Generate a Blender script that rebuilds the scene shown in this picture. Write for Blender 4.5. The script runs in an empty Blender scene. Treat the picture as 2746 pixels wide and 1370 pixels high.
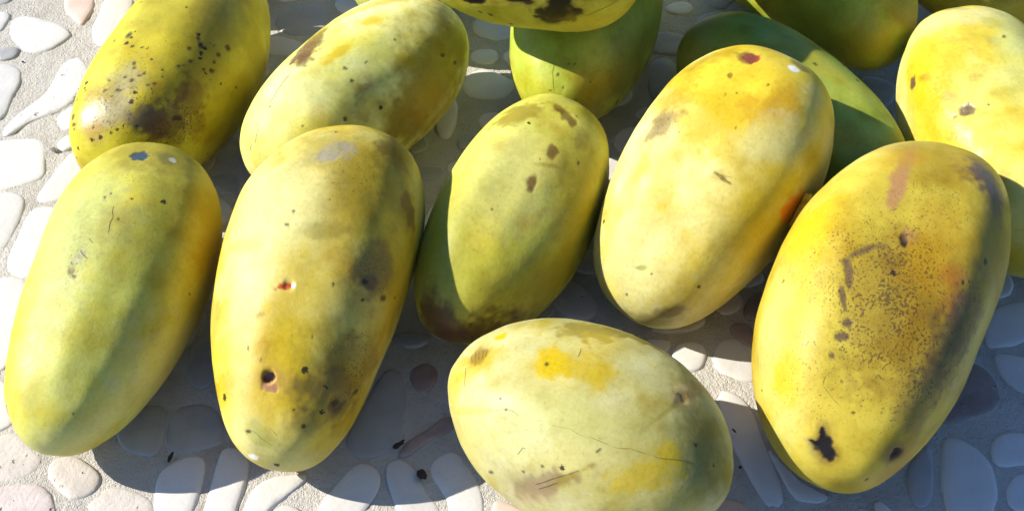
"""Pawpaw fruits lying in low sun on a pebble-mosaic tabletop."""
import bpy, bmesh, math, random
import numpy as np
from mathutils import Vector

# ------------------------------------------------------------------ camera, sky, sun, exposure
CM = 0.01
sc = bpy.context.scene
col = sc.collection

cam_d = bpy.data.cameras.new('camera')
cam = bpy.data.objects.new('camera', cam_d); col.objects.link(cam)
ELEV, DIST = math.radians(47), 46 * CM
cam.location = (0, -DIST * math.cos(ELEV), DIST * math.sin(ELEV))
cam.rotation_euler = (math.pi / 2 - ELEV, 0, 0)
cam_d.sensor_fit = 'HORIZONTAL'; cam_d.angle = math.radians(45)
cam_d.clip_start = 0.01; cam_d.clip_end = 50
sc.camera = cam

SUN_EL, SUN_AZ = math.radians(35.5), math.radians(-86.5)      # azimuth measured from +Y towards +X
sx, sy, sz = math.sin(SUN_AZ) * math.cos(SUN_EL), math.cos(SUN_AZ) * math.cos(SUN_EL), math.sin(SUN_EL)
world = bpy.data.worlds.new('World'); sc.world = world; world.use_nodes = True
wn = world.node_tree.nodes; wl = world.node_tree.links
sky = wn.new('ShaderNodeTexSky'); sky.sky_type = 'NISHITA'; sky.sun_disc = False
sky.ozone_density = 4.0; sky.dust_density = 0.2; sky.air_density = 1.3
sky.sun_elevation = SUN_EL; sky.sun_rotation = SUN_AZ % (2 * math.pi)
tint = wn.new('ShaderNodeMix'); tint.data_type = 'RGBA'; tint.blend_type = 'MULTIPLY'; tint.inputs[0].default_value = 1     # camera white balance set for the sun
tint.inputs[7].default_value = (.86, 1.04, 1.42, 1); wl.new(sky.outputs[0], tint.inputs[6]); wl.new(tint.outputs[2], wn['Background'].inputs[0]); wn['Background'].inputs[1].default_value = 0.068
sun_d = bpy.data.lights.new('sun', 'SUN'); sun_d.energy = 5.0; sun_d.angle = math.radians(0.53); sun_d.color = (1, .95, .86)
sun = bpy.data.objects.new('sun', sun_d); col.objects.link(sun)
sun.rotation_euler = Vector((sx, sy, sz)).to_track_quat('Z', 'Y').to_euler()
sun.location = (sx * 2, sy * 2, sz * 2)
sc.view_settings.view_transform = 'Standard'; sc.view_settings.look = 'None'
sc.view_settings.exposure = 0.72; sc.view_settings.gamma = 1; sc.view_settings.use_curve_mapping = False

# ------------------------------------------------------------------ measured forms (cm, fruit coordinates)
COL = dict(Y=(0.46, 0.335, 0.008), O=(0.45, 0.245, 0.006), G=(0.234, 0.25, 0.031), DG=(0.086, 0.094, 0.027), PW=(0.562, 0.538, 0.234), BR=(0.117, 0.047, 0.01), PB=(0.077, 0.041, 0.032),
           BK=(0.01, 0.008, 0.008), GR=(0.312, 0.281, 0.203), OR=(0.532, 0.081, 0.004), RD=(.075,.008,.005), OF=(.72, .22, .008), PK=(0.38, 0.2, 0.08), WH=(0.8, 0.78, 0.68), BL=(0.04, 0.07, 0.1),
           OL=(0.24, 0.18, 0.01), PG=(0.406, 0.452, 0.156), BY=(0.52, 0.375, 0.003))
# form = x, y, heading, half length, radius, taper, bluntness, waist, bend, shoulder, flatness
# blotch = polar angle, turn angle, half axes, rotation, colour, strength, crispness
FRUIT = {}
FRUIT['dull olive-yellow pawpaw covered in black specks, at the top left'] = dict(
 form=[-13.118, 7.702, 1.373, 6.452, 2.977, -0.057, 0.11, 0.056, 0.134, 0.044, 0.96],
 base=0.2,
 tilt=0.0,
 n=96,
 freq=0.35,
 skin=((0.569, 0.502, 0.036), (0.445, 0.356, 0.014)),
 blotch=[(1.728,2.343,0.871,2.513,-1.47,'OL',0.6,0.1),
  (1.614,1.283,2.245,1.82,1.9,'G',0.35,0.1),
  (2.452,0.694,0.606,1.085,-2.22,'Y',0.5,0.1),
  (1.833,3.011,0.889,1.213,-1.13,'Y',0.3,0.1),
  (2.426,2.539,0.818,0.58,2.96,'PB',0.6,0.8),
  (2.478,2.251,0.506,0.419,2.32,'PB',0.6,0.8),
  (2.505,2.5,0.396,0.335,2.42,'PB',0.6,0.8),
  (2.182,2.553,0.508,0.878,-1.33,'BR',0.5,0.75),
  (2.391,2.762,1.177,0.543,2.83,'BR',0.45,0.6),
  (2.182,2.356,0.199,0.578,-1.22,'BR',0.5,0.8),
  (2.347,2.592,0.227,0.111,2.42,'PB',0.8,0.9),
  (2.548,1.636,0.572,0.729,-1.67,'GR',0.55,0.5),
  (2.74,1.401,0.442,0.541,-1.8,'PK',0.5,0.5),
  (2.269,1.623,0.543,0.642,1.91,'GR',0.45,0.5),
  (1.588,2.042,0.566,1.3,-1.32,'BR',0.3,0.2),
  (2.321,1.532,0.965,1.432,-1.59,'gloss',0.7,0.2)],
 speckle=[(2.286,1.61,2.08,2.51,2.09,0.8,1),
  (1.963,2.212,1.451,1.458,2.34,0.7,1),
  (2.522,1.466,1.438,1.584,1.88,0.95,1),
  (1.85,1.086,2.19,2.19,1.72,0.3,1),
  (2.426,0.733,0.688,1.764,-1.91,1,1),
  (2.417,2.513,1.703,1.231,2.43,0.75,0),
  (2.382,1.597,1.809,2.176,2.04,0.5,0),
  (1.99,2.134,1.526,1.458,2.29,0.4,0)],
 dot=[(1.85,1.178,0.169,0.206,1.63),
  (1.798,2.094,0.097,0.114,2.24),
  (1.824,2.16,0.082,0.089,2.37),
  (1.71,2.474,0.148,0.157,-1.07),
  (1.806,2.422,0.114,0.098,2.42),
  (1.894,2.081,0.096,0.086,2.25),
  (1.972,2.186,0.114,0.092,2.44),
  (2.051,2.107,0.094,0.059,2.27),
  (1.868,2.435,0.08,0.088,2.37),
  (1.929,2.487,0.145,0.118,2.45),
  (1.963,2.382,0.094,0.062,2.24),
  (1.833,2.173,0.116,0.152,2.43),
  (2.121,1.558,0.078,0.132,2.04),
  (2.155,1.61,0.09,0.076,1.99),
  (2.365,1.348,0.133,0.09,1.71),
  (2.356,1.584,0.138,0.072,1.91),
  (2.278,1.335,0.07,0.07,2.03),
  (2.243,1.558,0.09,0.078,2.0),
  (2.26,1.689,0.095,0.096,1.75),
  (2.217,1.754,0.089,0.073,2.01),
  (2.19,1.793,0.09,0.08,2.01),
  (2.347,2.605,0.216,0.102,2.46),
  (2.627,0.798,0.166,0.086,1.28),
  (2.539,0.746,0.159,0.161,-1.33),
  (2.243,2.003,0.076,0.072,2.07),
  (2.269,1.937,0.086,0.051,2.32)],
 dent=[],
 groove=[],
 scratch=[],
 flap=[],
)
FRUIT['long green pawpaw with a blue-grey scar, leftmost in the front row'] = dict(
 form=[-13.137, -4.266, 1.422, 5.945, 2.86, 0.13, 0.098, 0.045, 0.043, 0.006, 0.96],
 base=0.2,
 tilt=0.1047,
 n=112,
 freq=0.3,
 skin=((0.523, 0.493, 0.073), (0.499, 0.4, 0.026)),
 blotch=[(1.126,2.958,1.252,3.246,-0.98,'Y',0.85,0.1),
  (1.553,3.312,1.409,2.718,-1.47,'O',0.35,0.1),
  (1.44,2.251,0.55,3.399,-1.42,'G',0.35,0.05),
  (1.92,2.422,0.486,1.787,-1.52,'G',0.4,0.05),
  (1.501,1.244,1.442,2.455,-1.5,'PG',0.6,0.1),
  (2.147,1.388,0.943,2.304,-1.56,'PG',0.4,0.1),
  (1.99,3.443,2.17,1.577,2.26,'PW',0.45,0.1),
  (2.688,2.932,2.033,0.812,-3.09,'PW',0.5,0.1),
  (1.623,1.924,0.457,0.778,-1.52,'Y',0.25,0.1),
  (1.78,1.06,0.9,2.732,-1.47,'PG',0.4,0.1),
  (0.733,1.689,1.823,0.987,1.28,'OL',0.5,0.4),
  (1.431,1.649,0.498,1.006,-1.45,'OL',0.4,0.3),
  (0.803,1.571,0.303,0.272,1.58,'BL',0.95,1),
  (0.759,2.055,0.126,0.141,2.14,'WH',1,1),
  (0.759,1.963,0.317,0.335,1.72,'DG',0.55,0.6),
  (2.635,0.34,0.218,0.363,-1.87,'OR',1,1),
  (1.667,1.453,0.463,0.864,-1.73,'gloss',1,0.5),
  (1.501,1.479,0.85,1.508,-1.57,'gloss',0.8,0.3),
  (1.667,1.427,0.206,0.373,-1.81,'GR',0.35,0.9),
  (1.745,1.388,0.125,0.163,-1.24,'BR',0.6,1)],
 speckle=[(0.977,1.571,1.828,1.364,2.04,0.35,0),
  (1.667,1.401,0.432,0.63,-1.74,0.6,0),
  (1.326,1.715,2.263,2.135,1.66,0.06,1),
  (2.147,1.1,0.694,2.379,-1.54,0.3,0)],
 dot=[(1.78,1.453,0.086,0.084,1.58),
  (1.257,1.44,0.072,0.053,1.55),
  (1.222,1.492,0.054,0.082,1.55),
  (1.405,1.715,0.045,0.051,1.56),
  (2.627,2.238,0.043,0.036,2.07)],
 dent=[],
 groove=[([(0.794,1.885),(1.248,2.147),(1.623,2.304),(1.981,2.382),(2.304,2.409)],0.8,0.07)],
 scratch=[([(1.318,1.597),(1.388,1.636),(1.449,1.649),(1.501,1.662)],0.045,'BR'),
  ([(1.623,1.414),(1.649,1.479),(1.676,1.558)],0.05,'BR'),
  ([(1.545,1.466),(1.571,1.532)],0.05,'BR'),
  ([(1.414,1.636),(1.422,1.806)],0.025,'OL')],
 flap=[],
)
FRUIT['pale green pawpaw with a brown scar on its shoulder, behind the holed fruit'] = dict(
 form=[-5.923, 5.992, 0.947, 5.547, 2.899, 0.056, 0.124, 0.055, 0.019, -0.015, 0.96],
 base=0.2,
 tilt=0.0,
 n=96,
 freq=0.35,
 skin=((0.706, 0.678, 0.252), (0.642, 0.594, 0.105)),
 blotch=[(2.295,1.388,1.375,2.189,-1.44,'PW',0.5,0.1),
  (1.667,2.068,2.08,1.025,3.09,'PG',0.5,0.1),
  (1.213,2.683,1.391,2.553,-1.41,'OL',0.75,0.2),
  (1.492,2.958,1.584,1.743,-1.36,'OL',0.6,0.2),
  (1.693,3.024,1.929,0.846,2.25,'BR',0.5,0.4),
  (0.846,2.618,0.815,1.126,-0.93,'DG',0.5,0.2),
  (1.379,3.194,1.498,0.879,2.27,'O',0.35,0.2),
  (1.78,1.073,0.525,1.109,-1.19,'BR',0.85,0.7),
  (1.911,1.23,0.334,0.522,-1.08,'BR',0.75,0.7),
  (1.597,0.864,0.45,0.739,-1.16,'OL',0.7,0.5),
  (1.37,1.532,0.603,0.393,2.47,'BY',0.85,0.5),
  (1.737,1.61,0.746,0.274,3.02,'BY',0.85,0.5),
  (1.065,1.27,1.928,0.327,2.73,'BY',0.7,0.4),
  (2.251,2.212,0.368,0.412,-0.7,'BY',0.45,0.3),
  (2.007,2.526,0.532,0.276,2.89,'Y',0.4,0.3),
  (1.431,2.291,0.422,0.402,2.58,'BY',0.35,0.4)],
 speckle=[(1.353,2.644,2.034,2.542,-1.29,0.25,0),
  (1.606,2.945,1.473,1.003,2.22,0.3,0),
  (1.798,1.073,0.591,1.199,-1.19,0.7,0),
  (1.911,1.846,2.866,2.885,2.52,0.03,1)],
 dot=[(1.824,1.859,0.115,0.088,2.26),
  (1.868,2.055,0.089,0.087,2.5),
  (1.388,1.99,0.064,0.061,2.47),
  (1.824,2.592,0.079,0.05,2.68),
  (1.684,1.977,0.061,0.06,2.49),
  (1.134,2.579,0.17,0.097,2.72),
  (1.021,2.827,0.152,0.092,-0.47),
  (2.103,2.422,0.1,0.103,2.63),
  (2.417,1.374,0.055,0.044,1.88),
  (2.4,2.107,0.034,0.031,2.21)],
 dent=[],
 groove=[],
 scratch=[([(2.086,1.27),(2.199,1.296),(2.313,1.322),(2.417,1.309)],0.03,'BR'),
  ([(2.583,1.283),(2.67,1.322),(2.801,1.361)],0.03,'BR'),
  ([(2.827,1.23),(2.906,1.047)],0.03,'BR')],
 flap=[],
)
FRUIT['tall yellow pawpaw with a dark red hole and an orange nick'] = dict(
 form=[-6.428, -4.572, 1.391, 6.055, 3.214, 0.189, 0.11, 0.066, -0.067, -0.042, 0.96],
 base=0.2,
 tilt=0.2269,
 n=112,
 freq=0.32,
 skin=((0.564, 0.479, 0.11), (0.517, 0.364, 0.02)),
 blotch=[(1.457,1.1,1.422,2.48,-1.51,'PW',0.7,0.1),
  (1.265,1.44,1.212,1.808,-1.55,'PW',0.45,0.1),
  (1.396,2.225,0.382,1.26,-1.36,'G',0.3,0.1),
  (2.042,1.911,0.649,2.064,-1.51,'Y',0.55,0.1),
  (1.745,2.814,1.04,2.443,-1.47,'O',0.45,0.1),
  (1.981,2.278,0.479,1.601,-1.61,'OL',0.3,0.1),
  (2.548,1.008,0.458,1.464,-1.92,'PW',0.4,0.1),
  (2.88,1.27,1.126,0.53,0.8,'PW',0.4,0.1),
  (1.204,1.99,0.82,1.288,-1.59,'OL',0.6,0.2),
  (0.986,2.356,0.729,1.435,-1.23,'OL',0.6,0.3),
  (0.89,1.623,1.409,0.987,1.56,'OL',0.5,0.4),
  (0.646,2.382,0.736,0.938,1.52,'BR',0.55,0.5),
  (0.881,1.636,0.613,0.434,2.75,'GR',0.5,0.7),
  (0.96,1.597,0.316,0.266,2.64,'GR',0.55,0.8),
  (0.838,1.702,0.187,0.216,1.85,'GR',0.4,0.8),
  (1.632,2.147,0.823,0.488,1.41,'O',0.35,0.2),
  (1.466,1.82,0.696,0.274,1.94,'OL',0.5,0.5),
  (2.112,1.78,0.675,0.807,-1.39,'BY',0.65,0.5),
  (1.58,0.929,0.735,0.196,1.47,'Y',0.4,0.3),
  (1.562,2.395,0.695,0.716,-1.6,'PB',0.55,0.5),
  (1.649,2.395,0.356,0.227,2.03,'PB',0.6,0.7),
  (2.147,2.553,1.299,1.353,-1.4,'OL',0.55,0.3),
  (2.304,2.513,0.961,0.766,-1.47,'PB',0.5,0.5),
  (2.365,2.605,0.312,0.191,1.96,'PB',0.6,0.7),
  (2.566,2.317,0.669,0.365,2.27,'PB',0.35,0.5),
  (2.068,2.683,1.099,0.904,-1.34,'BR',0.3,0.5),
  (2.758,1.388,0.673,0.266,0.86,'G',0.35,0.6),
  (1.798,1.571,0.242,0.119,1.99,'OR',1,1),
  (1.789,1.662,0.062,0.106,-1.39,'WH',0.7,1),
  (2.313,1.532,0.212,0.166,1.48,'RD',1,1),
  (2.374,1.571,0.236,0.163,1.31,'PK',1,1),
  (2.321,1.623,0.382,0.333,1.66,'PK',0.35,0.2),
  (1.963,1.348,0.163,0.078,1.81,'OL',0.7,0.7),
  (2.967,0.484,0.179,0.154,1.13,'WH',1,1),
  (1.117,2.631,0.234,0.612,-0.98,'BR',0.7,0.6)],
 speckle=[(2.086,2.71,1.254,1.602,-1.3,0.62,0),
  (1.571,2.409,0.902,0.656,2.06,0.55,0),
  (1.03,1.859,1.46,1.147,1.97,0.45,0),
  (1.963,1.623,1.857,3.062,-1.39,0.04,1),
  (2.522,2.212,1.689,0.809,2.01,0.18,0),
  (1.23,1.806,1.765,2.849,-1.28,0.05,1),
  (2.068,2.906,1.586,1.858,-1.17,0.14,1)],
 dot=[(1.737,2.055,0.047,0.053,2.16),
  (2.033,1.99,0.057,0.052,1.98),
  (1.658,2.356,0.131,0.089,1.98),
  (1.684,2.618,0.156,0.113,2.09),
  (1.754,2.395,0.093,0.056,2.16),
  (2.496,1.99,0.052,0.041,1.9),
  (2.339,2.592,0.17,0.151,-0.98),
  (2.199,2.854,0.211,0.114,1.96),
  (2.592,2.238,0.093,0.09,1.9),
  (2.723,1.073,0.124,0.065,1.41),
  (2.217,1.414,0.046,0.048,1.47),
  (2.155,1.23,0.049,0.069,-1.57),
  (1.379,1.453,0.061,0.08,1.59),
  (1.457,1.427,0.085,0.056,1.89),
  (1.623,2.827,0.105,0.047,2.07)],
 dent=[(2.313, 1.532, 0.185, 0.2), (2.33, 2.592, 0.287, 0.1), (1.789, 1.61, 0.168, 0.06)],
 groove=[],
 scratch=[([(2.714,1.178),(2.784,1.361),(2.845,1.676)],0.04,'G'),
  ([(2.679,1.584),(2.731,1.793)],0.03,'G')],
 flap=[],
)
FRUIT['small green-yellow pawpaw with its bruised brown lower tip in shade'] = dict(
 form=[0.014, -0.713, 1.142, 5.483, 2.703, 0.053, 0.095, -0.012, 0.052, 0.046, 0.96],
 base=0.2,
 tilt=0.0873,
 n=96,
 freq=0.3,
 skin=((0.541, 0.52, 0.08), (0.478, 0.426, 0.028)),
 blotch=[(1.658,1.584,1.632,2.368,-1.41,'PW',0.5,0.1),
  (2.138,2.343,0.808,1.332,-1.18,'G',0.3,0.1),
  (1.553,2.618,0.999,2.748,-1.04,'Y',0.75,0.1),
  (1.998,3.024,1.634,1.252,-0.87,'OL',0.45,0.1),
  (2.426,1.401,1.369,3.02,-1.26,'G',0.55,0.1),
  (2.583,2.631,1.643,0.595,2.42,'Y',0.35,0.1),
  (2.138,1.702,0.604,0.766,-1.07,'Y',0.35,0.2),
  (2.382,2.33,0.759,0.742,2.35,'Y',0.35,0.2),
  (1.082,1.217,0.905,0.597,2.71,'OL',0.8,0.6),
  (0.934,1.872,0.226,0.526,-0.8,'BR',0.75,0.8),
  (0.873,1.715,0.19,0.288,2.14,'BR',0.6,0.8),
  (1.335,1.924,0.169,0.31,-1.39,'BR',0.8,0.8),
  (1.623,1.885,0.181,0.3,-1.26,'BR',0.85,0.8),
  (1.684,1.911,0.104,0.159,-1.1,'BR',0.6,0.8),
  (1.091,2.186,0.248,0.595,-1.46,'BR',0.35,0.3),
  (1.457,1.95,0.445,0.081,2.0,'OL',0.6,0.6),
  (3.028,1.427,0.737,0.83,1.23,'PB',0.8,0.4),
  (2.897,3.43,1.401,0.588,-2.65,'BR',0.75,0.5),
  (2.845,1.06,0.542,0.677,-1.84,'BR',0.6,0.4),
  (2.557,3.403,1.393,0.533,3.09,'RD',0.55,0.5),
  (1.876,2.107,0.396,0.274,2.58,'O',0.35,0.3)],
 speckle=[(1.091,1.728,1.614,1.651,1.52,0.35,0),
  (1.484,1.872,1.155,1.977,-1.17,0.05,1),
  (3.063,1.95,1.22,0.692,1.99,0.4,0),
  (2.033,2.199,2.425,3.619,-1.04,0.02,1)],
 dot=[(1.44,1.833,0.045,0.051,2.13),
  (1.92,1.623,0.056,0.033,2.04),
  (1.292,2.278,0.071,0.095,-1.38),
  (0.881,2.003,0.057,0.083,2.23)],
 dent=[],
 groove=[([(1.23,2.147),(1.606,2.238),(1.981,2.251),(2.33,2.382)],0.7,0.06)],
 scratch=[],
 flap=[],
)
FRUIT['large bright yellow pawpaw with orange torn flesh near its top end'] = dict(
 form=[6.861, -0.496, 0.887, 5.257, 3.299, 0.095, 0.113, 0.044, -0.008, 0.035, 0.96],
 base=0.2,
 tilt=0.5061,
 n=112,
 freq=0.3,
 skin=((0.68, 0.58, 0.17), (0.61, 0.45, 0.025)),
 blotch=[(1.719,1.662,0.882,1.339,-1.36,'PW',0.35,0.1),
  (1.702,2.566,1.541,1.334,-1.27,'Y',0.4,0.1),
  (1.108,2.749,0.839,2.228,-1.11,'Y',0.4,0.1),
  (2.225,0.785,0.575,2.732,-1.22,'OL',0.45,0.1),
  (1.344,1.505,1.31,1.255,2.44,'BY',0.75,0.5),
  (1.213,1.636,0.715,0.847,2.11,'Y',0.4,0.2),
  (0.934,2.081,0.539,0.981,-1.43,'O',0.65,0.55),
  (1.126,1.833,0.55,0.608,2.12,'O',0.5,0.6),
  (1.998,1.453,0.755,0.66,2.16,'BY',0.85,0.55),
  (2.452,1.558,1.312,1.933,-1.51,'PW',0.65,0.15),
  (2.985,2.749,1.205,0.999,2.18,'PW',0.6,0.2),
  (1.23,2.186,1.04,0.736,2.19,'PW',0.55,0.4),
  (1.239,0.864,0.745,1.437,-1.56,'OL',0.5,0.4),
  (1.492,1.034,0.566,0.595,-1.5,'PB',0.65,0.6),
  (1.3,0.956,0.557,0.44,-1.12,'O',0.5,0.4),
  (0.864,0.903,1.354,0.427,2.53,'OL',0.4,0.3),
  (0.672,1.374,0.293,0.291,1.99,'OR',1,1),
  (0.689,1.309,0.374,0.346,2.02,'BR',0.7,0.8),
  (0.559,1.963,0.189,0.222,2.04,'WH',1,1),
  (0.41,2.094,0.261,0.402,2.27,'DG',0.6,0.8),
  (0.96,1.361,0.091,0.108,2.07,'BR',0.7,0.8),
  (1.614,1.937,0.362,0.046,1.45,'BR',0.85,0.8),
  (1.614,1.898,0.223,0.192,2.12,'OL',0.4,0.4),
  (2.417,1.676,0.211,0.075,2.12,'G',0.7,0.8),
  (2.601,2.579,0.449,0.236,2.84,'BR',0.6,0.5),
  (2.845,2.723,0.759,0.389,2.91,'OL',0.6,0.4),
  (1.772,0.471,0.821,0.771,-1.6,'GR',0.3,0.2),
  (1.484,2.893,0.501,0.531,-1.42,'OF',1,0.7)],
 speckle=[(1.204,1.113,2.176,1.396,2.57,0.1,0),
  (1.484,1.086,1.03,0.776,1.43,0.5,0),
  (1.702,1.872,3.067,3.742,-1.01,0.02,1)],
 dot=[(1.117,1.466,0.046,0.046,2.06),
  (1.065,1.558,0.044,0.045,2.06),
  (1.292,1.78,0.03,0.031,2.38),
  (2.417,1.859,0.034,0.044,2.17),
  (2.731,1.584,0.06,0.061,2.08),
  (0.89,1.806,0.052,0.043,2.35)],
 dent=[],
 groove=[([(1.169,2.33),(1.527,2.422),(1.929,2.435),(2.365,2.409)],0.8,0.05)],
 scratch=[([(1.614,1.872),(1.632,1.99)],0.04,'BR'),
  ([(1.606,1.911),(1.588,2.029)],0.025,'BR')],
 flap=[[(1.344, 2.919), (1.396, 2.958), (1.457, 2.971), (1.51, 3.011), (1.562, 3.011)]],
)
FRUIT['big ripe yellow pawpaw densely speckled brown, front right'] = dict(
 form=[11.786, -5.621, 1.07, 6.354, 3.406, 0.064, 0.083, -0.006, -0.084, -0.07, 0.96],
 base=0.2,
 tilt=0.2269,
 n=112,
 freq=0.3,
 skin=((0.46, 0.36, 0.034), (0.38, 0.265, 0.011)),
 blotch=[(2.042,0.681,0.608,3.01,-1.57,'PG',0.4,0.1),
  (0.812,0.641,1.82,0.846,2.79,'PW',0.35,0.1),
  (2.217,0.576,0.596,1.889,-1.59,'PG',0.4,0.1),
  (1.71,2.042,0.803,1.406,-1.35,'O',0.45,0.1),
  (1.929,2.029,0.663,1.697,-1.41,'O',0.4,0.1),
  (1.239,2.369,0.722,2.626,-1.52,'OL',0.8,0.1),
  (1.702,2.788,0.687,2.584,-1.54,'PW',0.35,0.1),
  (2.627,0.942,0.556,0.656,-1.55,'PW',0.2,0.1),
  (1.553,0.812,0.935,1.127,-1.26,'BY',0.85,0.4),
  (2.356,0.877,0.549,0.615,-1.83,'BY',0.85,0.4),
  (1.056,1.322,0.226,1.718,-1.37,'PK',0.85,0.5),
  (0.89,1.257,0.74,0.547,2.79,'O',0.55,0.4),
  (1.239,1.388,0.176,0.796,-1.41,'PK',0.7,0.4),
  (0.716,2.212,0.948,0.835,-0.7,'RD',0.6,0.5),
  (0.803,2.225,0.629,0.883,-1.12,'PB',0.7,0.6),
  (0.951,2.304,0.525,0.957,-1.39,'PB',0.55,0.4),
  (1.422,1.937,0.979,1.427,-1.24,'O',0.5,0.2),
  (1.763,1.558,1.144,2.194,-1.48,'OL',0.4,0.15),
  (1.553,2.134,0.504,0.335,2.16,'OR',0.35,0.3),
  (1.667,2.225,0.267,0.498,-1.52,'OR',0.35,0.3),
  (1.684,2.395,0.597,1.191,-1.46,'PB',0.5,0.5),
  (1.92,2.382,0.682,1.22,-1.35,'PB',0.45,0.5),
  (2.182,2.422,0.627,1.192,-1.25,'PB',0.42,0.5),
  (1.798,2.382,0.46,0.912,-1.4,'DG',0.4,0.3),
  (1.833,1.61,0.935,2.025,-1.44,'BR',0.3,0.5),
  (1.894,2.003,0.886,1.945,-1.43,'BR',0.22,0.4),
  (1.562,1.859,0.664,0.879,-1.23,'O',0.4,0.3),
  (1.501,1.636,0.105,0.323,-1.22,'BK',0.95,1),
  (1.457,1.662,0.2,0.262,-1.22,'PK',0.5,0.4),
  (2.74,1.505,0.245,0.328,-1.18,'BK',1,1),
  (2.662,1.427,0.089,0.239,-1.43,'BK',1,1),
  (2.749,1.335,0.214,0.069,1.23,'BK',1,1),
  (2.784,1.649,0.193,0.207,1.95,'BK',1,1),
  (2.487,2.657,0.192,0.17,2.6,'BK',1,1),
  (2.496,2.605,0.438,0.396,2.53,'PB',0.55,0.4),
  (2.487,3.168,0.685,0.775,2.59,'PK',0.4,0.3),
  (1.754,1.309,0.145,0.499,-1.25,'PB',0.75,0.8),
  (1.885,1.335,0.098,0.458,-1.14,'PB',0.8,0.8),
  (2.007,1.44,0.146,0.164,-1.32,'PB',0.85,0.8),
  (2.077,1.427,0.223,0.167,2.22,'PB',0.85,0.8),
  (2.19,1.374,0.098,0.1,1.96,'PB',0.8,0.8),
  (1.641,1.348,0.561,0.108,2.39,'PB',0.7,0.7),
  (1.58,1.479,0.334,0.113,1.91,'PB',0.5,0.7),
  (1.623,1.61,0.425,0.388,1.56,'BR',0.35,0.4)],
 speckle=[(1.798,1.754,1.815,3.233,-1.41,0.8,0),
  (1.981,2.16,1.595,2.541,-1.34,0.7,0),
  (2.26,1.492,2.056,1.85,1.82,0.5,0),
  (1.684,1.348,1.766,2.582,-1.4,0.55,0),
  (1.23,1.649,2.012,1.768,2.15,0.5,0),
  (1.798,2.382,1.263,2.323,-1.44,0.7,0),
  (1.545,1.924,1.413,1.97,-1.22,0.12,1)],
 dot=[(2.766,2.775,0.057,0.092,2.47),
  (1.553,2.225,0.073,0.095,-1.06),
  (2.304,1.532,0.04,0.045,2.08),
  (2.443,1.78,0.062,0.03,1.85),
  (1.37,2.356,0.089,0.143,-1.24)],
 dent=[(2.487, 2.657, 0.218, 0.15)],
 groove=[],
 scratch=[([(2.356,1.335),(2.409,1.466),(2.443,1.61)],0.03,'BR'),
  ([(2.347,1.335),(2.304,1.348)],0.04,'BR')],
 flap=[],
)
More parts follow.
